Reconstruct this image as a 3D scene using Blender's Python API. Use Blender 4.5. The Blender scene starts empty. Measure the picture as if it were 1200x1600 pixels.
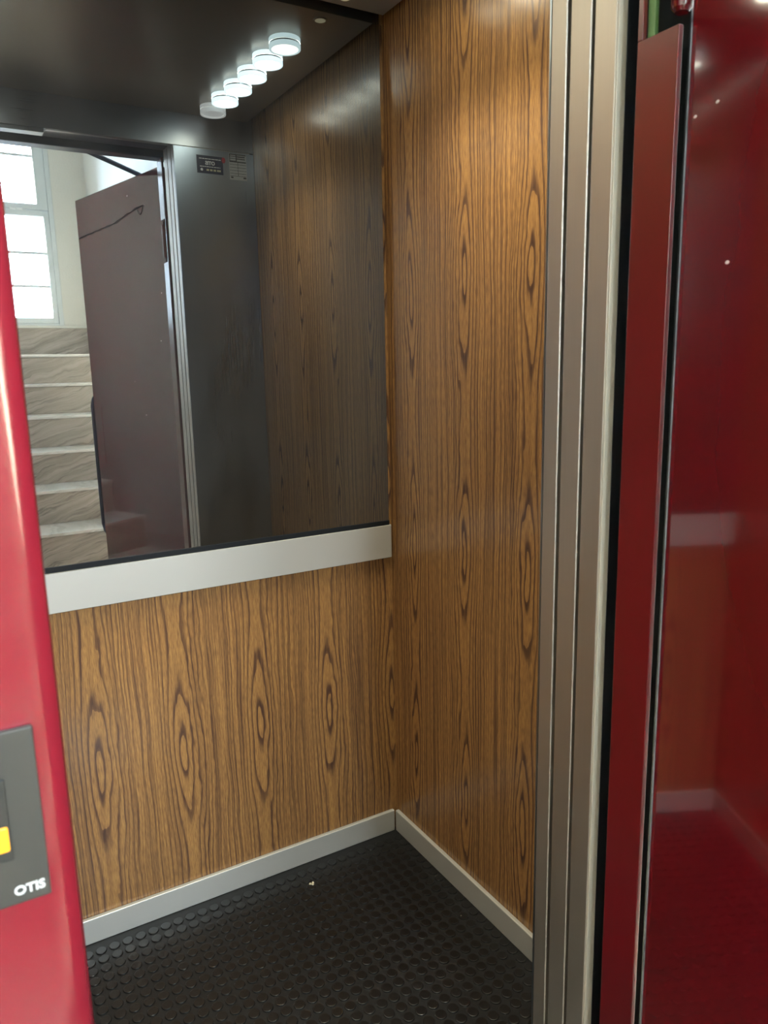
import bpy, bmesh, math, random
from mathutils import Matrix, Vector
S = bpy.context.scene
COL = S.collection
random.seed(7)

# ------------------------------------------------------------------ camera
cam_data = bpy.data.cameras.new('camera')
cam = bpy.data.objects.new('camera', cam_data); COL.objects.link(cam)
CAMP = (-1.0321, -1.7394, 1.35)
YAW, PITCH, ROLL, FPX = 0.52842, 0.19269, 0.02128, 1188.76
fw = Vector((math.sin(YAW)*math.cos(PITCH), math.cos(YAW)*math.cos(PITCH), -math.sin(PITCH)))
rt = Vector((math.cos(YAW), -math.sin(YAW), 0)); dn = fw.cross(rt)
c_, s_ = math.cos(ROLL), math.sin(ROLL)
rt, dn = c_*rt + s_*dn, -s_*rt + c_*dn
cam.matrix_world = Matrix(((rt.x, -dn.x, -fw.x, CAMP[0]), (rt.y, -dn.y, -fw.y, CAMP[1]),
                           (rt.z, -dn.z, -fw.z, CAMP[2]), (0, 0, 0, 1)))
cam_data.sensor_fit = 'VERTICAL'; cam_data.sensor_height = 24.0
cam_data.lens = 24.0*FPX/1600.0
cam_data.clip_start = 0.02
cam_data.dof.use_dof = True; cam_data.dof.focus_distance = 1.95
cam_data.dof.aperture_fstop = 5.6
S.camera = cam

# ------------------------------------------------------------------ sky, sun, exposure
SKY_STRENGTH = 115.0
SUN_STRENGTH = 430.0
LAMP_STRENGTH = 34.0
BULB_WATTS = 10.0
w = bpy.data.worlds.new('sky'); S.world = w; w.use_nodes = True
bgn = w.node_tree.nodes['Background']
bgn.inputs['Color'].default_value = (0.80, 0.91, 1.0, 1); bgn.inputs['Strength'].default_value = SKY_STRENGTH
sd = bpy.data.lights.new('sun', 'SUN'); sd.energy = SUN_STRENGTH; sd.angle = math.radians(0.6); sd.color = (1.0, 0.86, 0.66)
sun = bpy.data.objects.new('sun', sd); COL.objects.link(sun)
sun.rotation_euler = Vector((0.36, 0.93, -0.58)).to_track_quat('-Z', 'Y').to_euler()

def portal(name, loc, direction, sx, sy):
    l = bpy.data.lights.new(name, 'AREA'); l.shape = 'RECTANGLE'; l.size = sx; l.size_y = sy
    l.cycles.is_portal = True
    o = bpy.data.objects.new(name, l); COL.objects.link(o)
    o.location = loc; o.rotation_euler = Vector(direction).to_track_quat('-Z', 'Y').to_euler()
portal('window_portal', (-0.69, -4.70, 2.35), (0, 1, 0), 1.16, 1.4)

S.view_settings.view_transform = 'Standard'
S.view_settings.look = 'None'
S.view_settings.exposure = 0.0
S.view_settings.gamma = 1.0
S.view_settings.use_curve_mapping = False

# ------------------------------------------------------------------ node helpers
class NT:
    def __init__(self, name):
        self.m = bpy.data.materials.new(name); self.m.use_nodes = True
        self.t = self.m.node_tree; self.n = self.t.nodes; self.l = self.t.links
        self.b = self.n['Principled BSDF']; self.out = self.n['Material Output']
    def node(self, typ, **kw):
        nd = self.n.new(typ)
        for k, v in kw.items(): setattr(nd, k, v)
        return nd
    def put(self, sock, v):
        if isinstance(v, bpy.types.NodeSocket): self.l.new(v, sock)
        else: sock.default_value = v
    def math(self, op, a, b=0.0, c=None):
        nd = self.node('ShaderNodeMath', operation=op)
        self.put(nd.inputs[0], a); self.put(nd.inputs[1], b)
        if c is not None: self.put(nd.inputs[2], c)
        return nd.outputs[0]
    def coord(self):
        return self.node('ShaderNodeTexCoord').outputs['Object']
    def sep(self, v):
        nd = self.node('ShaderNodeSeparateXYZ'); self.l.new(v, nd.inputs[0]); return nd.outputs
    def comb(self, x, y, z):
        nd = self.node('ShaderNodeCombineXYZ')
        for i, v in enumerate((x, y, z)): self.put(nd.inputs[i], v)
        return nd.outputs[0]
    def noise(self, vec, scale=1.0, detail=2.0, rough=0.5):
        nd = self.node('ShaderNodeTexNoise'); self.l.new(vec, nd.inputs['Vector'])
        nd.inputs['Scale'].default_value = scale; nd.inputs['Detail'].default_value = detail
        nd.inputs['Roughness'].default_value = rough
        return nd.outputs['Fac']
    def ramp(self, f, stops, interp='LINEAR'):
        nd = self.node('ShaderNodeValToRGB'); self.l.new(f, nd.inputs[0]); r = nd.color_ramp; r.interpolation = interp
        while len(r.elements) < len(stops): r.elements.new(0.5)
        for e, (p, c) in zip(r.elements, stops):
            e.position = p; e.color = (*c, 1) if len(c) == 3 else c
        return nd.outputs['Color']
    def mixc(self, f, a, b, mode='MIX'):
        nd = self.node('ShaderNodeMix', data_type='RGBA', blend_type=mode)
        self.put(nd.inputs[0], f)
        for i, v in ((6, a), (7, b)):
            self.put(nd.inputs[i], (*v, 1) if isinstance(v, tuple) and len(v) == 3 else v)
        return nd.outputs[2]
    def bump(self, h, strength=0.2, dist=0.001):
        nd = self.node('ShaderNodeBump'); nd.inputs['Strength'].default_value = strength
        nd.inputs['Distance'].default_value = dist; self.l.new(h, nd.inputs['Height'])
        self.l.new(nd.outputs[0], self.b.inputs['Normal'])
    def set(self, **kw):
        names = dict(color='Base Color', rough='Roughness', metal='Metallic', spec='Specular IOR Level', coat='Coat Weight',
                     coatrough='Coat Roughness', ior='IOR', trans='Transmission Weight', em='Emission Color', ems='Emission Strength',
                     aniso='Anisotropic', anisorot='Anisotropic Rotation')
        for k, v in kw.items():
            if isinstance(v, tuple) and len(v) == 3: v = (*v, 1)
            self.put(self.b.inputs[names[k]], v)
        return self

def plain(name, color, rough=0.5, metal=0.0, spec=0.5, var=0.06, scale=8.0, **kw):
    t = NT(name); co = t.coord(); f = t.noise(co, scale, 3.0)
    dk = tuple(x*(1-var) for x in color); lt = tuple(min(1, x*(1+var)) for x in color)
    t.set(color=t.mixc(f, dk, lt), rough=rough, metal=metal, spec=spec, **kw)
    return t.m

def wood(name, u0, period, zc, q=0.62):
    t = NT(name); x, y, z = t.sep(t.coord())[:3]
    u = t.math('ADD', x, y)
    wv = t.comb(t.math('MULTIPLY', u, 9.0), 0.0, t.math('MULTIPLY', z, 2.2))
    n1 = t.noise(wv, 1.0, 2.0)
    wv2 = t.comb(t.math('MULTIPLY', u, 40.0), 3.0, t.math('MULTIPLY', z, 9.0))
    n2 = t.noise(wv2, 1.0, 2.0)
    uw = t.math('ADD', u, t.math('ADD', t.math('MULTIPLY', t.math('SUBTRACT', n1, 0.5), 0.030), t.math('MULTIPLY', t.math('SUBTRACT', n2, 0.5), 0.009)))
    # distance to the nearest heart of a flame figure, across and along the grain
    du = t.math('SUBTRACT', t.math('FLOORED_MODULO', t.math('ADD', t.math('SUBTRACT', uw, u0), period/2), period), period/2)
    zw = t.math('ADD', z, t.math('MULTIPLY', t.math('SUBTRACT', n1, 0.5), 0.16))
    zs = t.math('MULTIPLY', t.math('SINE', t.math('MULTIPLY', t.math('SUBTRACT', zw, zc), math.pi/q)), 0.027)
    r = t.math('SQRT', t.math('ADD', t.math('MULTIPLY', du, du), t.math('ADD', t.math('MULTIPLY', zs, zs), 0.00001)))
    far = t.math('SMOOTH_MIN', t.math('DIVIDE', r, period*0.36), 1.0, 0.3)
    ph = t.math('ADD', t.math('MULTIPLY', r, 64.0), t.math('MULTIPLY', n2, 1.0))
    ph = t.math('ADD', ph, t.math('MULTIPLY', t.math('MULTIPLY', r, r), 520.0))
    fr = t.math('FRACT', ph)
    band = t.ramp(fr, [(0.0, (0.2,)*3), (0.07, (0.0,)*3), (0.20, (0.10,)*3), (0.38, (0.8,)*3), (0.8, (1,)*3), (0.95, (0.8,)*3)])
    # irregular streaks running with the grain, strongest between figures
    sv = t.comb(t.math('MULTIPLY', uw, 135.0), 7.0, t.math('MULTIPLY', z, 1.3))
    streak = t.noise(sv, 1.0, 3.0, 0.6)
    streakc = t.ramp(streak, [(0.36, (0.0,)*3), (0.47, (0.45,)*3), (0.60, (1,)*3)])
    f = t.mixc(t.math('MULTIPLY', far, 0.72), band, streakc)
    fv = t.comb(t.math('MULTIPLY', u, 620.0), 1.0, t.math('MULTIPLY', z, 45.0))
    fib = t.noise(fv, 1.0, 2.0)
    fibc = t.ramp(fib, [(0.32, (0.50,)*3), (0.60, (1,)*3)])
    f2 = t.mixc(1.0, f, fibc, 'MULTIPLY')
    big = t.noise(t.comb(t.math('MULTIPLY', u, 5.0), 11.0, t.math('MULTIPLY', z, 1.5)), 1.0, 1.0)
    light = t.mixc(big, (0.33, 0.168, 0.055), (0.44, 0.230, 0.076))
    dark = t.mixc(big, (0.052, 0.025, 0.019), (0.084, 0.041, 0.029))
    col = t.mixc(f2, dark, light)
    rg = t.math('ADD', t.math('MULTIPLY', fib, 0.10), 0.20)
    t.set(color=col, rough=rg, spec=0.45)
    t.bump(fib, 0.08, 0.0004)
    return t.m

def steel(name, color, rough, horizontal=False, var=0.05, strength=0.10):
    t = NT(name); x, y, z = t.sep(t.coord())[:3]
    a, b = (3.0, 700.0) if horizontal else (700.0, 3.0)
    v = t.comb(t.math('MULTIPLY', x, a), t.math('MULTIPLY', y, a), t.math('MULTIPLY', z, b))
    f = t.noise(v, 1.0, 2.0)
    smear = t.noise(t.comb(t.math('MULTIPLY', x, 5.0), t.math('MULTIPLY', y, 5.0), t.math('MULTIPLY', z, 2.0)), 1.0, 3.0)
    dk = tuple(c*(1-var) for c in color); lt = tuple(min(1, c*(1+var)) for c in color)
    t.set(color=t.mixc(f, dk, lt), metal=1.0,
          rough=t.math('ADD', t.math('MULTIPLY', smear, 0.14), t.math('ADD', t.math('MULTIPLY', f, 0.06), rough-0.10)))
    t.bump(f, strength, 0.0003)
    return t.m

def paint_red(name, rough=0.05, bump=0.06, coat=0.8, brighten=1.0):
    t = NT(name); co = t.coord()
    orange = t.noise(co, 60.0, 1.0)
    smear = t.noise(co, 5.0, 4.0)
    wave = t.noise(co, 14.0, 1.0)
    t.set(color=t.mixc(smear, (0.095*brighten, 0.0026*brighten**2, 0.0056*brighten**2), (0.112*brighten, 0.0032*brighten**2, 0.0066*brighten**2)),
          rough=t.math('ADD', t.math('MULTIPLY', smear, 0.07), rough), spec=0.5, coat=coat, coatrough=rough*0.8)
    t.bump(t.math('ADD', t.math('MULTIPLY', wave, 0.5), t.math('MULTIPLY', orange, 0.14)), bump, 0.003)
    return t.m

def marble(name, dark, mid, light, vein):
    t = NT(name); co = t.coord(); x, y, z = t.sep(co)[:3]
    d = t.noise(co, 5.0, 4.0)
    # fine diagonal veins, offset from one slab to the next
    k = t.math('ADD', t.math('MULTIPLY', x, -16.0), t.math('ADD', t.math('MULTIPLY', z, 46.0), t.math('MULTIPLY', d, 5.0)))
    k = t.math('ADD', k, t.math('MULTIPLY', t.math('FLOOR', t.math('MULTIPLY', y, 3.9)), 3.7))
    vn = t.noise(t.comb(k, t.math('MULTIPLY', x, 2.0), y), 0.6, 6.0, 0.7)
    col = t.ramp(vn, [(0.30, dark), (0.48, mid), (0.66, light)])
    v2 = t.noise(t.comb(t.math('MULTIPLY', k, 0.9), t.math('MULTIPLY', x, 1.5), 4.0), 0.8, 3.0)
    ln = t.math('ABSOLUTE', t.math('SUBTRACT', v2, 0.5))
    lc = t.ramp(ln, [(0.0, (vein,)*3), (0.022, (1, 1, 1))])
    t.set(color=t.mixc(0.85, col, lc, 'MULTIPLY'), rough=0.30)
    return t.m

def plaster(name, c):
    t = NT(name); co = t.coord(); n = t.noise(co, 3.0, 5.0); g = t.noise(co, 70.0, 3.0)
    t.set(color=t.mixc(n, tuple(v*0.90 for v in c), c), rough=0.8, spec=0.2); t.bump(g, 0.5, 0.004)
    return t.m

def glass_pane(name, tint):
    t = NT(name); t.n.remove(t.b)
    tr = t.node('ShaderNodeBsdfTransparent'); tr.inputs[0].default_value = (*tint, 1)
    gl = t.node('ShaderNodeBsdfGlossy'); gl.inputs['Roughness'].default_value = 0.03
    fr = t.node('ShaderNodeFresnel'); fr.inputs[0].default_value = 1.45
    mx = t.node('ShaderNodeMixShader'); t.l.new(fr.outputs[0], mx.inputs[0]); t.l.new(tr.outputs[0], mx.inputs[1]); t.l.new(gl.outputs[0], mx.inputs[2])
    t.l.new(mx.outputs[0], t.out.inputs[0])
    return t.m

def emitter(name, color, strength, base=(0.8, 0.8, 0.8), edge=0.0):
    t = NT(name)
    t.set(color=base, em=color, ems=strength, rough=0.4)
    return t.m

def mirror_mat():
    t = NT('tinted_mirror'); co = t.coord(); x, y, z = t.sep(co)[:3]
    cloud = t.noise(t.comb(t.math('MULTIPLY', x, 6.0), 0.0, t.math('MULTIPLY', z, 2.0)), 1.0, 5.0, 0.6)
    dust = t.ramp(cloud, [(0.30, (0.006,)*3), (0.75, (0.036,)*3)])
    t.set(color=(0.285, 0.315, 0.350), metal=1.0, rough=0.004)
    df = t.node('ShaderNodeBsdfDiffuse'); df.inputs[0].default_value = (0.62, 0.60, 0.56, 1)
    mx = t.node('ShaderNodeMixShader'); t.l.new(dust, mx.inputs[0])
    t.l.new(t.b.outputs[0], mx.inputs[1]); t.l.new(df.outputs[0], mx.inputs[2]); t.l.new(mx.outputs[0], t.out.inputs[0])
    return t.m

M = {}
M['wood_back'] = wood('teak_laminate', -0.183, 0.199, 0.43)
M['wood_right'] = wood('teak_laminate_right', -0.092, 0.2225, 1.52)
M['steel'] = steel('brushed_steel', (0.37, 0.425, 0.48), 0.30)
M['steel_h'] = steel('brushed_steel_level', (0.40, 0.41, 0.42), 0.30, True)
M['panel_steel'] = steel('door_panel_steel', (0.60, 0.555, 0.49), 0.46)
M['lit_edge_strip'] = plain('pale_lit_edge', (0.58, 0.53, 0.42), 0.4)  # pale colour stands for landing daylight on the steel panel's front face
M['alu'] = plain('satin_aluminium', (0.50, 0.49, 0.46), 0.36, 0.35, var=0.04, scale=5)
M['ceiling'] = plain('ceiling_panel_grey', (0.34, 0.31, 0.27), 0.33, 0.55, var=0.08, scale=6)
M['dark'] = plain('black_rubber', (0.008, 0.009, 0.011), 0.7, spec=0.2)
M['void'] = plain('shaft_black', (0.006, 0.008, 0.009), 0.8, spec=0.2)
M['navy'] = plain('dark_blue_finish', (0.040, 0.060, 0.110), 0.35, 0.1)  # sky light on the header put into the blue; head and closer share it
M['rubber'] = plain('dusty_rubber', (0.0068, 0.0071, 0.0080), 0.46, var=0.3, scale=14, spec=0.35)
M['stud_rubber'] = plain('stud_rubber', (0.0035, 0.0037, 0.0044), 0.30, var=0.25, scale=9, spec=0.6)
M['red'] = paint_red('red_gloss_paint')
M['red_pillar_lit'] = paint_red('red_gloss_paint_lit', 0.16, 0.10, 1.0, 1.9)  # same red paint, base colour raised to stand for stronger landing light
M['red_satin'] = paint_red('red_satin_paint', 0.26, 0.03)
M['mirror'] = mirror_mat()
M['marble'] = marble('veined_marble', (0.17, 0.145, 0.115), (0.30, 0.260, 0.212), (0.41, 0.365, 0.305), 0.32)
M['marble_lit_tread'] = marble('veined_marble_lit', (0.52, 0.48, 0.42), (0.66, 0.62, 0.56), (0.74, 0.71, 0.66), 0.7)  # paler copy of the stair marble, light on the tread tops painted in
M['plaster'] = plaster('cream_plaster', (0.80, 0.77, 0.68))
M['white_wall'] = plaster('white_plaster', (0.82, 0.81, 0.77))
M['window_paint'] = plain('pale_grey_window_paint', (0.66, 0.70, 0.68), 0.4)
M['glass'] = glass_pane('window_glass', (0.93, 0.95, 0.95))
M['tile'] = plain('terrazzo', (0.42, 0.39, 0.35), 0.35, var=0.15, scale=40)
M['lens'] = emitter('lamp_lens', (1.0, 0.94, 0.69), LAMP_STRENGTH)
M['lens_dim'] = emitter('lamp_lens_half_dead', (1.0, 0.95, 0.70), LAMP_STRENGTH*0.18)
M['lens_off_glow'] = emitter('lamp_lens_off_glow', (0.9, 0.9, 0.8), 0.8, (0.75, 0.74, 0.68))  # unlit lens: emission stands for light caught from the neighbouring lamps
M['rim'] = emitter('lamp_glass_rim', (0.82, 1.0, 0.96), LAMP_STRENGTH*0.10, (0.85, 0.9, 0.9))
M['rim_dim'] = emitter('lamp_glass_rim_dim', (0.82, 1.0, 0.92), LAMP_STRENGTH*0.05, (0.85, 0.9, 0.9))
M['rim_off_glow'] = emitter('lamp_glass_rim_off_glow', (0.9, 0.9, 0.8), 0.9, (0.75, 0.75, 0.70))  # unlit rim: glow added for the neighbours' light falling on it
M['pin'] = emitter('emergency_light_lens', (1.0, 0.88, 0.45), 0.35)
M['plate'] = plain('charcoal_plastic', (0.042, 0.043, 0.039), 0.45, var=0.05)
M['bezel'] = plain('charcoal_bezel', (0.030, 0.031, 0.029), 0.40, var=0.05)
M['amber'] = emitter('amber_button_lens', (1.0, 0.42, 0.02), 1.0, (0.9, 0.42, 0.02))
M['white_ink'] = plain('white_print', (0.85, 0.85, 0.82), 0.5)
M['yellow_ink'] = plain('cream_print', (0.80, 0.72, 0.40), 0.5)
M['sticker'] = plain('navy_sticker', (0.012, 0.016, 0.045), 0.35)
M['sticker_red'] = plain('red_sticker', (0.40, 0.02, 0.03), 0.4)
M['data_plate'] = plain('etched_plate', (0.55, 0.56, 0.54), 0.4, 0.6)
M['ink'] = plain('black_print', (0.02, 0.02, 0.02), 0.5)
M['green'] = plain('green_switch', (0.10, 0.20, 0.07), 0.4)
M['chrome'] = plain('bright_metal', (0.7, 0.7, 0.7), 0.15, 1.0)
M['handle'] = plain('dark_blue_handle', (0.010, 0.012, 0.040), 0.3)
M['scratch'] = plain('dark_scratch', (0.025, 0.010, 0.012), 0.6)
M['chip'] = plain('chipped_paint', (0.72, 0.68, 0.64), 0.6)
M['stone'] = plain('pale_crumb', (0.55, 0.50, 0.38), 0.7, var=0.2, scale=200)

# ------------------------------------------------------------------ mesh helpers
def box(bm, x0, x1, y0, y1, z0, z1, bev=0.0, seg=2):
    vs = [bm.verts.new(p) for p in ((x0,y0,z0),(x1,y0,z0),(x1,y1,z0),(x0,y1,z0),(x0,y0,z1),(x1,y0,z1),(x1,y1,z1),(x0,y1,z1))]
    fs = [bm.faces.new([vs[i] for i in f]) for f in ((3,2,1,0),(4,5,6,7),(0,1,5,4),(1,2,6,5),(2,3,7,6),(3,0,4,7))]
    if bev:
        es = {e for f in fs for e in f.edges}
        bmesh.ops.bevel(bm, geom=list(es), offset=bev, segments=seg, profile=0.5, affect='EDGES')

def lathe(bm, prof, n=32, c=(0, 0, 0)):
    rings = []
    for r, z in prof:
        if r < 1e-6: rings.append([bm.verts.new((c[0], c[1], c[2]+z))])
        else: rings.append([bm.verts.new((c[0]+r*math.cos(2*math.pi*k/n), c[1]+r*math.sin(2*math.pi*k/n), c[2]+z)) for k in range(n)])
    for a, b in zip(rings, rings[1:]):
        for k in range(n):
            j = (k+1) % n
            if len(a) == 1 and len(b) == 1: continue
            if len(a) == 1: bm.faces.new((a[0], b[j], b[k]))
            elif len(b) == 1: bm.faces.new((a[k], a[j], b[0]))
            else: bm.faces.new((a[k], a[j], b[j], b[k]))

def tube(bm, pts, r, n=10):
    pts = [Vector(p) for p in pts]; rings = []
    for i, p in enumerate(pts):
        d = (pts[min(i+1, len(pts)-1)] - pts[max(i-1, 0)]).normalized()
        a = d.orthogonal().normalized() if i == 0 else (rings_a - d*rings_a.dot(d)).normalized()
        rings_a = a; b = d.cross(a)
        rr = r[i] if isinstance(r, (list, tuple)) else r
        rings.append([bm.verts.new(p + rr*(math.cos(2*math.pi*k/n)*a + math.sin(2*math.pi*k/n)*b)) for k in range(n)])
    for q, s in zip(rings, rings[1:]):
        for k in range(n): bm.faces.new((q[k], q[(k+1) % n], s[(k+1) % n], s[k]))
    bm.faces.new(rings[0][::-1]); bm.faces.new(rings[-1])

def obj(name, bm, mat, parent=None, smooth=False, harden=False):
    bmesh.ops.recalc_face_normals(bm, faces=bm.faces)
    me = bpy.data.meshes.new(name); bm.to_mesh(me); bm.free()
    me.materials.append(M[mat] if isinstance(mat, str) else mat)
    if smooth:
        for p in me.polygons: p.use_smooth = True
        me.set_sharp_from_angle(angle=math.radians(35))
        if harden:                                   # flat faces stay flat, bevels blend between them
            best = {}
            for p in me.polygons:
                for v in p.vertices:
                    if v not in best or p.area > best[v][0]*1.05: best[v] = (p.area, p.normal.copy())
                    elif p.area > best[v][0]*0.95: best[v] = (best[v][0], best[v][1] + p.normal)
            for e in me.edges: e.use_edge_sharp = False
            me.normals_split_custom_set_from_vertices([tuple(best[i][1].normalized()) for i in range(len(me.vertices))])
    o = bpy.data.objects.new(name, me); COL.objects.link(o)
    if parent: o.parent = parent
    return o

def bx(name, mat, x0, x1, y0, y1, z0, z1, parent=None, bev=0.0, seg=2):
    bm = bmesh.new(); box(bm, x0, x1, y0, y1, z0, z1, bev, seg); return obj(name, bm, mat, parent, bev > 0, bev > 0)

def tag(o, label=None, cat=None, group=None, kind=None):
    for k, v in (('label', label), ('category', cat), ('group', group), ('kind', kind)):
        if v: o[k] = v
    return o

def empty(name, loc=(0, 0, 0)):
    o = bpy.data.objects.new(name, None); COL.objects.link(o); o.location = loc; o.empty_display_size = 0.05
    return o

def struct(o, label): return tag(o, label, kind='structure')

def text(name, body, size, loc, rot, mat, parent, depth=0.0006, bold=0.0, sx=1.0):
    cu = bpy.data.curves.new(name, 'FONT'); cu.body = body; cu.size = size; cu.extrude = depth; cu.offset = bold
    cu.align_x = 'CENTER'; cu.align_y = 'CENTER'; cu.resolution_u = 3
    tmp = bpy.data.objects.new(name, cu); COL.objects.link(tmp)
    bpy.context.view_layer.update()
    me = bpy.data.meshes.new_from_object(tmp.evaluated_get(bpy.context.evaluated_depsgraph_get()))
    bpy.data.objects.remove(tmp); bpy.data.curves.remove(cu)
    me.name = name; me.materials.clear(); me.materials.append(M[mat])
    mw = Matrix.Translation(loc) @ Matrix.Rotation(rot[2], 4, 'Z') @ Matrix.Rotation(rot[0], 4, 'X') @ Matrix.Diagonal((sx, 1, 1, 1))
    me.transform(mw)
    o = bpy.data.objects.new(name, me); COL.objects.link(o); o.parent = parent
    return o

# ------------------------------------------------------------------ lift cabin shell
XL, XR, YF = -0.955, 0.012, -0.889
struct(bx('wall_back', 'wood_back', XL-0.02, XR+0.02, 0.012, 0.034, 0.0, 2.30), 'teak-look laminate wall under the mirror and the pale metal band')
struct(bx('wall_right', 'wood_right', XR, XR+0.022, YF-0.004, 0.012, 0.0, 2.30), 'tall teak-look laminate wall between the mirror and the steel door edges')
struct(bx('wall_left', 'wood_right', XL-0.022, XL, YF+0.005, 0.012, 0.0, 2.30), 'teak-look laminate side wall of the lift cabin behind the red pillar')
wf = struct(empty('wall_front'), 'brushed steel front wall of the lift cabin seen in the mirror')
bx('return_panel', 'steel', -0.2628, XR-0.001, YF-0.003, YF, 0.0, 2.060, wf)
bx('transom_panel', 'steel_h', XL, XR-0.001, YF-0.003, YF, 2.063, 2.30, wf)
bx('header_box', 'navy', XL, XR, -1.024, YF-0.0035, 2.075, 2.32, wf)
bx('guide_rail', 'steel_h', -0.645, XR-0.02, -0.914, -0.896, 2.062, 2.078, wf, 0.002)
bx('track_cover', 'steel_h', XL+0.002, -0.650, -0.938, -0.896, 2.052, 2.078, wf, 0.002)
ce = struct(bx('ceiling', 'ceiling', XL+0.006, -0.006, YF+0.001, -0.026, 2.160, 2.185, None, 0.0015), 'grey-beige metal ceiling panel of the lift cabin carrying two rows of lamps')
struct(bx('ceiling_shell', 'void', XL-0.02, XR+0.02, YF-0.004, 0.030, 2.301, 2.32), 'dark roof of the lift cabin above its ceiling panel')

fl = struct(bx('floor', 'rubber', XL, XR, YF, 0.012, -0.03, 0.0), 'black studded rubber floor of the lift cabin')
# studs: the nearest as parts, the rest joined
bm = bmesh.new(); lathe(bm, [(0.0126, 0.0), (0.0124, 0.0014), (0.0119, 0.0022), (0.0110, 0.0025), (0.0106, 0.0025), (0.0, 0.0025)], 14)
stud_me = bpy.data.meshes.new('stud'); bmesh.ops.recalc_face_normals(bm, faces=bm.faces); bm.to_mesh(stud_me)
for p in stud_me.polygons: p.use_smooth = True
stud_me.set_sharp_from_angle(angle=math.radians(24)); bm.free(); stud_me.materials.append(M['stud_rubber'])
pts = []
for i in range(-40, 40):
    for j in range(-40, 40):
        x, y = -0.135 + 0.0305*i, -0.515 + 0.030*j
        if XL+0.014 < x < -0.013 and YF+0.014 < y < -0.013:
            d = Vector((x, y, 0)) - Vector(CAMP)
            px = 600+FPX*d.dot(rt)/d.dot(fw); py = 800+FPX*d.dot(dn)/d.dot(fw)
            seen = 135 < px < 835 and py < 1612
            pts.append((0 if seen else 1, d.length, x, y))
pts.sort()
rest = bmesh.new()
for k, (_, _, x, y) in enumerate(pts):
    if k < 300:
        o = bpy.data.objects.new('stud', stud_me); COL.objects.link(o); o.location = (x, y, 0.0); o.parent = fl
    else:
        lathe(rest, [(0.0126, 0.0), (0.0124, 0.0014), (0.0119, 0.0022), (0.0110, 0.0025), (0.0106, 0.0025), (0.0, 0.0025)], 14, (x, y, 0))
o = obj('studs', rest, 'stud_rubber', fl, True); o.data.set_sharp_from_angle(angle=math.radians(24)); o['kind'] = 'stuff'

def skirting(name, x0, x1, y0, y1, label):
    o = bx(name, 'alu', x0, x1, y0, y1, 0.0, 0.065, None, 0.0026, 3); return struct(o, label)
skirting('baseboard_back', XL+0.002, -0.0015, 0.0, 0.0118, 'pale metal skirting along the foot of the wall under the mirror')
skirting('baseboard_right', 0.0, XR-0.0002, YF+0.002, -0.0005, 'pale metal skirting along the foot of the right-hand wood wall')
skirting('baseboard_left', XL+0.0002, XL+0.008, YF+0.002, -0.0005, 'pale metal skirting at the left cabin wall behind the red pillar')

# ------------------------------------------------------------------ mirror and band
mi = tag(empty('mirror', (-0.48, 0.003, 0.92)), 'large smoky tinted mirror above the pale metal band', 'mirror')
def put(o, parent):
    o.parent = parent; o.matrix_parent_inverse = Matrix.Translation(-parent.location); return o
put(bx('glass', 'mirror', XL+0.002, -0.0035, -0.002, 0.0035, 0.9335, 2.285), mi)
put(bx('backing_edge', 'alu', XL+0.002, -0.0025, 0.0036, 0.0118, 0.9335, 2.285), mi)
put(bx('gasket', 'dark', XL+0.002, -0.0035, -0.0050, 0.0116, 0.9212, 0.9333), mi)

# band: rounded right end, thin lip along its top
bm = bmesh.new()
box(bm, XL+0.002, 0.0035, -0.0085, 0.0118, 0.831, 0.9210)
es = [e for e in bm.edges if all(v.co.x > -0.01 and v.co.y < 0 for v in e.verts) and abs(e.verts[0].co.z-e.verts[1].co.z) > 0.05]
bmesh.ops.bevel(bm, geom=es, offset=0.0075, segments=5, profile=0.5, affect='EDGES')
es = [e for e in bm.edges if len(e.link_faces) == 2 and abs(e.verts[0].co.z-e.verts[1].co.z) < 1e-5 and e.calc_face_angle(0) > 1 and max(v.co.y for v in e.verts) < 0.004]
bmesh.ops.bevel(bm, geom=es, offset=0.0012, segments=2, profile=0.5, affect='EDGES')
hb = tag(obj('trim_band', bm, 'alu', None, True, True), 'wide pale metal band along the wall just under the mirror', 'wall trim')

# ------------------------------------------------------------------ ceiling lamps
def lamp(x, y, state, label):
    r = empty('ceiling_lamp', (x, y, 2.1598)); tag(r, label, 'lamp', 'round lamps in two ceiling rows')
    rim = {'on': 'rim', 'dim': 'rim_dim', 'off': 'rim_off_glow'}[state]; ln = {'on': 'lens', 'dim': 'lens_dim', 'off': 'lens_off_glow'}[state]
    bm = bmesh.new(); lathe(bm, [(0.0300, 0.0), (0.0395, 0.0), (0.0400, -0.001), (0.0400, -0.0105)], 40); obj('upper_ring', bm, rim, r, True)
    bm = bmesh.new(); lathe(bm, [(0.0385, -0.0105), (0.0385, -0.0145)], 40); obj('groove', bm, 'rim_off_glow' if state == 'off' else 'chrome', r, True)
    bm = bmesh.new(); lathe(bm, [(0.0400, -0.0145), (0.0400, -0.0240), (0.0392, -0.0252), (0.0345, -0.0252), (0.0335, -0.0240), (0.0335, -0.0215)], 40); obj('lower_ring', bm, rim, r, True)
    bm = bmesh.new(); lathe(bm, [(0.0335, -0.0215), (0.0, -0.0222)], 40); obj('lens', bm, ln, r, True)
    if state != 'off':
        b = bpy.data.lights.new('bulb', 'SPOT'); b.energy = BULB_WATTS*(0.3 if state == 'dim' else 1.0); b.color = (1.0, 0.94, 0.68)
        b.spot_size = math.radians(84); b.spot_blend = 0.85; b.shadow_soft_size = 0.02
        o = bpy.data.objects.new('bulb', b); COL.objects.link(o); o.parent = r; o.location = (0, 0, -0.0480)
ORD = ['nearest the mirror', 'second from the mirror', 'third from the mirror', 'fourth from the mirror', 'fifth from the mirror', 'farthest from the mirror']
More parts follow.
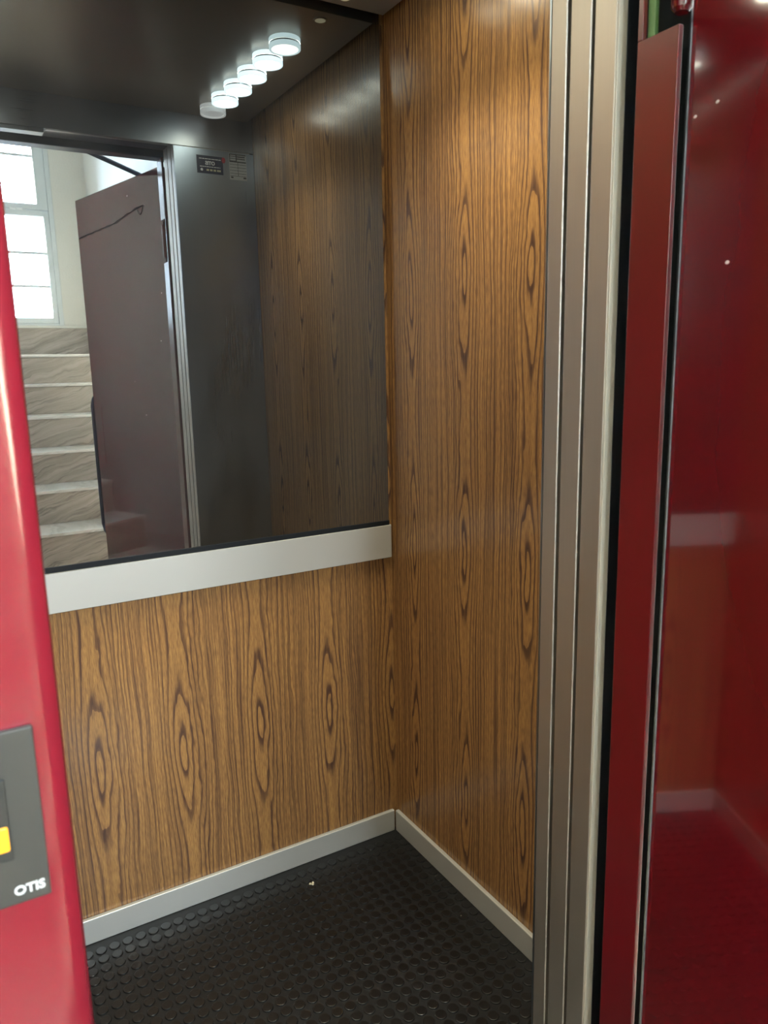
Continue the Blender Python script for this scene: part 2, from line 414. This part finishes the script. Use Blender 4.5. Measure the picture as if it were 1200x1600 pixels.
for k in range(6):
    y = -0.207 - 0.1145*k
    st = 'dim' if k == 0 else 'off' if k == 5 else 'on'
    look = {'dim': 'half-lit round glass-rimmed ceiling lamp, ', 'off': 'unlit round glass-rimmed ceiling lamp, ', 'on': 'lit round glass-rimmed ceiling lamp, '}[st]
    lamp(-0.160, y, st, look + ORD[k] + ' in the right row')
    lamp(-0.845, y, 'on', 'lit round glass-rimmed ceiling lamp, ' + ORD[k] + ' in the left row')
em = tag(empty('emergency_light', (-0.128, -0.066, 2.1598)), 'small flat yellowish ceiling light at the top edge above the mirror', 'lamp')
bm = bmesh.new(); lathe(bm, [(0.017, 0.0), (0.0165, -0.0025), (0.013, -0.0025)], 28); obj('rim', bm, 'ceiling', em, True)
bm = bmesh.new(); lathe(bm, [(0.013, -0.0022), (0.0, -0.0030)], 28); obj('lens', bm, 'pin', em, True)

# ------------------------------------------------------------------ telescopic car door and black gap
d2 = struct(empty('door_2', (-0.2, -0.95, 0)), 'telescopic brushed steel lift door, its three stacked leading edges at the opening')
for y1, y0 in ((-0.8925, -0.9215), (-0.9285, -0.9650), (-0.9710, -1.0080)):
    put(bx('door_panel', 'panel_steel', -0.2632, 0.0, y0, y1, 0.012, 2.074, None, 0.0022, 3), d2)
put(bx('lit_edge_strip', 'lit_edge_strip', -0.2628, -0.2475, -1.0112, -1.0082, 0.012, 2.074, None, 0.0012), d2)  # strip added to paint the lit front of the last steel panel
put(bx('rubber_nose', 'dark', -0.2470, -0.02, -1.0110, -1.0082, 0.012, 2.074, None, 0.001), d2)
struct(bx('trim_2', 'void', -0.240, 0.10, -1.040, -1.024, 0.0, 2.40), 'black sheet standing in for the dark shaft gap between steel door edge and red frame')  # black sheet put in for the shade of the open shaft gap
struct(bx('trim_3', 'steel_h', XL, XR, -1.05, YF-0.0035, -0.03, 0.002), 'metal sill across the lift doorway')

sh = struct(empty('wall_shaft'), 'dark concrete walls of the lift shaft around the cabin')
bx('left_side', 'void', -1.40, -1.30, -1.03, 0.30, -0.2, 3.75, sh)
bx('right_side', 'void', 0.12, 0.22, -1.0525, 0.30, -0.2, 3.75, sh)
bx('rear_side', 'void', -1.40, 0.22, 0.301, 0.40, -0.2, 3.75, sh)
bx('roof', 'void', -1.40, 0.22, -1.0525, 0.40, 3.751, 3.85, sh)
bx('pit', 'void', -1.40, 0.22, -1.0525, 0.40, -0.30, -0.201, sh)

# ------------------------------------------------------------------ red landing frame
tf = struct(empty('trim_1', (-0.6, -1.08, 0)), 'glossy red frame of the landing doorway with its left pillar and right jamb')
PR, PX = 0.014, 0.026                                           # rounded front corner
prof = [(-1.27, -1.052), (-1.27, -1.110), (-0.9705-PX-0.002, -1.110)]
prof += [(-0.9705-PX+PX*math.sin(a), -1.110+PR-PR*math.cos(a)) for a in [k*math.pi/20 for k in range(11)]]
prof += [(-0.9705, -1.110+PR+0.002), (-0.9705, -1.052)]
bm = bmesh.new(); rows = []
for k in range(12):
    z = 2.058*k/11; rows.append([bm.verts.new((x, y, z)) for x, y in prof])
n = len(prof)
for a, b in zip(rows, rows[1:]):
    for k in range(n): bm.faces.new((a[k], a[(k+1) % n], b[(k+1) % n], b[k]))
bm.faces.new(rows[0][::-1]); bm.faces.new(rows[-1])
put(obj('pillar', bm, 'red_pillar_lit', None, True), tf)
put(bx('head', 'navy', -1.27, -0.20, -1.110, -1.052, 2.0585, 2.20, None, 0.004), tf)
# right jamb: a folded sheet with a cut-out for the hinge
JX0, JX1, NZ0, NZ1 = -0.2632, -0.2560, 1.717, 1.860
put(bx('jamb', 'red_satin', JX0, JX1, -1.1010, -1.0415, 0.0, NZ0, None, 0.0012), tf)
put(bx('jamb_edge', 'red_satin', JX0, JX1, -1.0490, -1.0415, NZ0, 2.0580, None, 0.0012), tf)
put(bx('jamb_top', 'red_satin', JX0, JX1, -1.1010, -1.0492, NZ1, 2.0580, None, 0.0012), tf)
put(bx('recess', 'void', -0.235, -0.2325, -1.092, -1.0415, 0.0, 2.058), tf)  # black plate put in for the dark seen through the jamb gap
put(bx('switch', 'green', -0.2555, -0.2490, -1.0600, -1.0492, NZ0+0.001, NZ1-0.001, None, 0.001), tf)

# ------------------------------------------------------------------ call station on the pillar
cs = tag(empty('call_station', (-1.05, -1.1105, 1.0)), 'charcoal lift call plate with amber button on the red pillar', 'call panel')
put(bx('face_plate', 'plate', -1.106, -0.9935, -1.1165, -1.1103, 0.9265, 1.0755, None, 0.0015), cs)
bz = put(bx('button_bezel', 'bezel', -1.083, -1.0178, -1.1195, -1.1166, 0.9680, 1.0380, None, 0.0012), cs)
ab = bx('amber_lens', 'amber', -1.078, -1.0196, -1.1212, -1.1188, 0.9775, 0.9985, None, 0.0016, 3); ab.parent = bz
put(text('lettering', 'OTIS', 0.0108, (-1.0090, -1.1168, 0.9383), (math.pi/2, 0, 0), 'white_ink', None, 0.0003, 0.0003, 1.0), cs)

# ------------------------------------------------------------------ landing door
HX, HY = -0.2505, -1.0990
DD = Vector((-math.sin(math.radians(13.3)), -math.cos(math.radians(13.3)), 0))           # along the leaf
DN = Vector((-DD.y, DD.x, 0))                             # thickness direction (+x, away from the opening)
if DN.x < 0: DN = -DN
DM = Matrix(((DD.x, DN.x, 0, HX), (DD.y, DN.y, 0, HY), (0, 0, 1, 0), (0, 0, 0, 1)))
d1 = struct(empty('door_1'), 'glossy dark red swing door of the landing, open at the right')
d1.matrix_world = DM
DW = 0.742
def dpart(name, mat, bm, harden=False): return obj(name, bm, mat, d1, True, harden)
bm = bmesh.new(); box(bm, 0.011, DW, 0.0, 0.036, 0.012, 2.045, 0.0022, 2); dpart('leaf', 'red', bm, True)
bm = bmesh.new(); lathe(bm, [(0.0, 1.732), (0.008, 1.732), (0.0115, 1.736), (0.0120, 1.742), (0.0120, 1.846), (0.0, 1.848)], 24, (-0.004, -0.003, 0)); dpart('hinge', 'red', bm)
bm = bmesh.new(); box(bm, DW-0.075, DW-0.004, -0.0008, 0.001, 0.945, 1.193, 0.0005, 1); dpart('lock_cover', 'red', bm, True)
bm = bmesh.new(); tube(bm, [(DW-0.002, 0.012, 1.236), (DW+0.012, 0.008, 1.222), (DW+0.019, 0.004, 1.195), (DW+0.019, 0.004, 0.665), (DW+0.012, 0.008, 0.632), (DW-0.002, 0.012, 0.618)], 0.0105, 12); dpart('pull_handle', 'handle', bm)
# closer arm from the head down to the outer face of the leaf
ap = DM.inverted() @ Vector((-0.530, -1.112, 2.082)); 
bm = bmesh.new(); tube(bm, [tuple(ap), (0.20, 0.045, 2.046)], 0.0085, 8); ca = dpart('closer_arm', 'navy', bm)
bm = bmesh.new(); box(bm, 0.165, 0.235, 0.0365, 0.062, 2.0, 2.050, 0.003); dpart('closer_bracket', 'navy', bm)
random.seed(3)
spts = []
for k in range(26):
    f = k/25.0
    spts.append((0.734 - 0.585*f, -0.0002, 1.893 + 0.024*f + 0.018*f*f*f + 0.006*math.sin(f*9)*f + random.uniform(-0.002, 0.002)))
rs = [0.0018 + 0.0026*abs(math.sin(k*0.9)) for k in range(26)]
bm = bmesh.new(); tube(bm, spts, rs, 5)
loop = [(0.150 + 0.045*f, -0.0002, 1.936 - 0.028*math.sin(f*math.pi*0.9) + 0.0*f) for f in [i/9 for i in range(10)]]
tube(bm, loop, 0.0020, 5); dpart('scratch', 'scratch', bm)
bm = bmesh.new()
for (a, z, r) in ((0.142, 1.936, 0.0035), (0.27, 1.988, 0.004), (0.06, 1.62, 0.003), (0.025, 1.615, 0.003), (0.09, 1.45, 0.0035), (0.33, 1.30, 0.002), (0.255, 1.17, 0.003)):
    lathe(bm, [(0.0, 0.0), (r, 0.0), (0.0, 0.0006)], 7)
    bm.verts.ensure_lookup_table()
    for v in bm.verts[-9:]:
        x, y, zz = v.co; v.co = (a + x, -zz - 0.0001, z + y*0.6)
ch = dpart('paint_chip', 'chip', bm); ch['kind'] = 'stuff'

# ------------------------------------------------------------------ notices on the steel return panel (read from inside the cabin)
RZ = (math.pi/2, 0, math.pi)
st = tag(empty('notice_sticker', (-0.143, YF, 2.01)), 'small navy sticker with white lettering on the steel panel in the mirror', 'sticker')
YS = YF + 0.0006
put(bx('backing', 'sticker', -0.1885, -0.0985, YF+0.0001, YS, 1.984, 2.040), st)
put(text('lettering', 'OTIS', 0.0155, (-0.143, YS+0.0003, 2.0165), RZ, 'white_ink', None, 0.0002, 0.0006, 1.0), st)
for z, wd, h, mt in ((2.030, 0.074, 0.0022, 'white_ink'), (2.0055, 0.070, 0.0022, 'white_ink')):
    x = -0.143 - wd/2; bm = bmesh.new(); random.seed(int(z*1000))
    while x < -0.143 + wd/2:
        l = random.uniform(0.004, 0.011); box(bm, x, min(x+l, -0.143+wd/2), YS+0.0001, YS+0.0004, z-h/2, z+h/2); x += l+0.0016
    put(obj('small_print', bm, mt), st)
bm = bmesh.new()
for x in (-0.152, -0.140, -0.128, -0.116):
    for k in range(2 if x != -0.116 else 3):
        xx = x + 0.0045*(k-0.5); box(bm, xx-0.0016, xx+0.0016, YS+0.0001, YS+0.0004, 1.9925, 1.9985)
put(obj('number_print', bm, 'yellow_ink'), st)
bm = bmesh.new(); lathe(bm, [(0.0, 0.0003), (0.0042, 0.0003), (0.0042, 0.0), (0.0, 0.0)], 16)
for v in bm.verts: x, y, z = v.co; v.co = (-0.1725 + x, YS + 0.0001 + z, 1.9955 + y)
put(obj('round_icon', bm, 'white_ink'), st)
bm = bmesh.new(); lathe(bm, [(0.0, 0.0004), (0.0085, 0.0004), (0.0085, 0.0), (0.0, 0.0)], 20)
for v in bm.verts: x, y, z = v.co; v.co = (-0.0960 + x*0.75, YS + 0.0002 + z, 2.031 + y*1.1)
tag(obj('dot_sticker', bm, 'sticker_red'), 'tiny round red sticker at the corner of the navy notice', 'sticker')
dp = tag(empty('data_plate', (-0.046, YF, 2.015)), 'small etched metal data plate beside the navy sticker', 'plate')
put(bx('backing', 'data_plate', -0.0765, -0.0150, YF+0.0001, YS, 1.973, 2.056, None, 0.0002, 1), dp)
def ink(name, rects):
    bm = bmesh.new()
    for (x0, x1, z0, z1) in rects: box(bm, x0, x1, YS+0.00005, YS+0.0003, z0, z1)
    return put(obj(name, bm, 'ink'), dp)
# a dark heading block with pale cells, then ruled rows
ink('heading', [(-0.075, -0.0165, 2.0520, 2.0550), (-0.075, -0.0725, 2.0290, 2.052), (-0.0525, -0.0165, 2.0290, 2.0325), (-0.0525, -0.049, 2.0325, 2.052), (-0.049, -0.020, 2.0455, 2.0490), (-0.049, -0.020, 2.0390, 2.0420),
                (-0.0725, -0.0525, 2.0465, 2.0485), (-0.0725, -0.0525, 2.0400, 2.0418), (-0.0725, -0.0525, 2.029, 2.0340)])
ink('ruling', [(-0.0745, -0.017, z, z+0.0012) for z in (2.0215, 2.0120, 2.0025, 1.9930, 1.9850)] + [(-0.0465, -0.0453, 1.985, 2.029)])
ink('footer', [(-0.072, -0.064, 1.9785, 1.9830)]); ink('footer', [(-0.028, -0.018, 1.9785, 1.9830)])

# ------------------------------------------------------------------ things lying on the cabin floor
def crumb(x, y, r, label, n=3):
    bm = bmesh.new(); random.seed(int(x*-1000))
    for k in range(n):
        a = 2.2*k + 0.5; cx, cy = (r*0.8*math.cos(a), r*0.8*math.sin(a)) if n > 1 else (0, 0)
        g = bmesh.ops.create_icosphere(bm, subdivisions=2, radius=r*0.62)['verts']
        for v in g:
            j = 1 + random.uniform(-0.25, 0.25); v.co = Vector((cx + v.co.x*j, cy + v.co.y*j, r*0.5 + v.co.z*j*0.8))
    o = obj('crumb', bm, 'stone', None, True); o.location = (x, y, 0.0017); tag(o, label, 'crumb')
crumb(-0.3137, -0.089, 0.0052, 'pale crumpled scrap on the black floor near the back skirting')
crumb(-0.049, -0.392, 0.0020, 'tiny white crumb on the black floor beside the right skirting', 1)
crumb(-0.247, -0.243, 0.0014, 'tiny white speck on the middle of the studded floor', 1)

# ------------------------------------------------------------------ landing and stairwell
HZ = 3.7; LX, RX, BY = -2.45, 0.14, -4.6
struct(bx('floor_landing', 'tile', LX, RX+0.1, BY, -1.0505, -0.30, 0.0), 'terrazzo floor of the landing outside the lift')
struct(bx('ceiling_landing', 'white_wall', LX-0.1, RX+0.1, BY-0.1, -1.0, HZ, HZ+0.05), 'white ceiling of the stairwell')
wl = struct(empty('wall_landing_front'), 'pale landing wall around the red lift doorway')
bx('left_part', 'white_wall', LX, -1.271, -1.075, -1.03, -0.2, HZ+0.15, wl)
bx('upper_part', 'white_wall', -1.270, RX+0.1, -1.095, -1.053, 2.201, HZ+0.15, wl)
bx('right_part', 'white_wall', -0.199, RX+0.1, -1.075, -1.053, -0.2, 2.2, wl)
struct(bx('wall_landing_right', 'white_wall', RX, RX+0.1, BY, -1.03, 0.0, HZ), 'bright white plaster wall to the right of the stairs')
wb = struct(empty('wall_landing_back'), 'cream plaster wall behind the stairs with the window')
WX0, WX1, WZ0, WZ1 = -1.26, -0.115, 1.675, 3.02
bx('wall_piece', 'plaster', LX, WX0, BY-0.16, BY, 0.0, HZ, wb)
bx('wall_piece', 'plaster', WX1, RX+0.1, BY-0.16, BY, 0.0, HZ, wb)
bx('wall_piece', 'plaster', WX0, WX1, BY-0.16, BY, 0.0, WZ0, wb); bx('wall_piece', 'plaster', WX0, WX1, BY-0.16, BY, WZ1, HZ, wb)
wl2 = struct(empty('wall_landing_left'), 'left wall of the landing, plain white plaster with an alcove beyond')
bx('panelling', 'white_wall', LX, -1.55, -2.30, -1.0755, 0.0, 2.6, wl2)
bx('upper_part', 'white_wall', LX, -1.552, -2.30, -1.0755, 2.601, HZ, wl2)
bx('far_part', 'white_wall', LX-0.12, LX, BY-0.1, -1.03, 0.0, HZ, wl2)

# casement window: casements below hinged transom lights, each pane its own piece
FY0, FY1 = BY-0.06, BY+0.012
def casement_window(name, label, WX0, WX1):
    w1 = struct(empty(name), label)
    def w1p(name, mat, x0, x1, z0, z1, y0=FY0, y1=FY1, bev=0.003): return bx(name, mat, x0, x1, y0, y1, z0, z1, w1, bev)
    w1p('frame', 'window_paint', WX1-0.022, WX1+0.012, WZ0, WZ1); w1p('frame', 'window_paint', WX0-0.012, WX0+0.022, WZ0, WZ1)
    w1p('frame', 'window_paint', WX0+0.022, WX1-0.022, WZ0, WZ0+0.022); w1p('frame', 'window_paint', WX0+0.022, WX1-0.022, WZ1-0.03, WZ1)
    MX = (WX0+WX1)/2
    for x0, x1 in ((MX+0.002, WX1-0.023), (WX0+0.023, MX-0.002)):
        for z0, z1, bars, rb, rt_, sw in ((WZ0+0.023, 2.499, (1.9653, 2.2015), 0.040, 0.042, 0.036), (2.503, WZ1-0.031, (2.872,), 0.040, 0.03, 0.072)):
            y0, y1 = FY0+0.004, FY1-0.006
            w1p('sash', 'window_paint', x0, x0+sw, z0, z1, y0, y1, 0.002); w1p('sash', 'window_paint', x1-sw, x1, z0, z1, y0, y1, 0.002)
            w1p('sash', 'window_paint', x0+sw, x1-sw, z0, z0+rb, y0, y1, 0.002); w1p('sash', 'window_paint', x0+sw, x1-sw, z1-rt_, z1, y0, y1, 0.002)
            zs = [z0+rb] + [b for b in bars] + [z1-rt_]
            for b in bars: w1p('glazing_bar', 'window_paint', x0+sw, x1-sw, b-0.009, b+0.009, y0+0.015, y1-0.012, 0.002)
            for a, b in zip(zs, zs[1:]):
                w1p('pane', 'glass', x0+sw, x1-sw, a+(0.009 if a in bars else 0), b-(0.009 if b in bars else 0), y0+0.026, y0+0.030, 0)
    for xo in (WX1-0.260, WX1-0.215): w1p('hinge', 'white_ink', xo-0.019, xo+0.019, 2.494, 2.508, FY1-0.006, FY1+0.004, 0.002)
casement_window('window_1', 'tall pale grey casement window above the stairs, seen in the mirror', WX0, WX1)
struct(bx('trim_4', 'marble', WX0-0.3, RX-0.001, BY+0.0005, BY+0.022, 1.451, 1.662, None, 0.002), 'veined marble skirting on the wall under the stair window')
struct(bx('trim_5', 'plaster', WX0-0.04, RX-0.002, BY+0.0005, BY+0.030, 1.6625, 1.680, None, 0.002), 'narrow cream ledge under the stair window')

# stairs going up and away, each tread and riser a slab of marble
sc = tag(empty('staircase', (-0.45, -1.79, 0)), 'marble stairs rising away from the lift, seen in the mirror', 'stairs')
SX0, SX1 = -1.05, RX-0.001
for k in range(8):
    zt = 0.19 + 0.18*k; yn = -1.788 - 0.258*k
    zb = 0.0 if k == 0 else zt-0.18
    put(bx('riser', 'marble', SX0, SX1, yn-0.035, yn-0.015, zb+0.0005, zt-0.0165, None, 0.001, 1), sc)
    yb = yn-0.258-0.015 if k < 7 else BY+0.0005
    put(bx('tread', 'marble_lit_tread', SX0, SX1, yb, yn, zt-0.016, zt, None, 0.003, 2), sc)
bm = bmesh.new()
for k in range(8):
    zt = 0.19+0.18*k-0.017; yn = -1.788-0.258*k-0.036
    box(bm, SX0+0.01, SX1-0.002, BY+0.001 if k == 7 else yn-0.257, yn, 0.001, zt)
put(obj('stair_core', bm, 'white_wall'), sc)
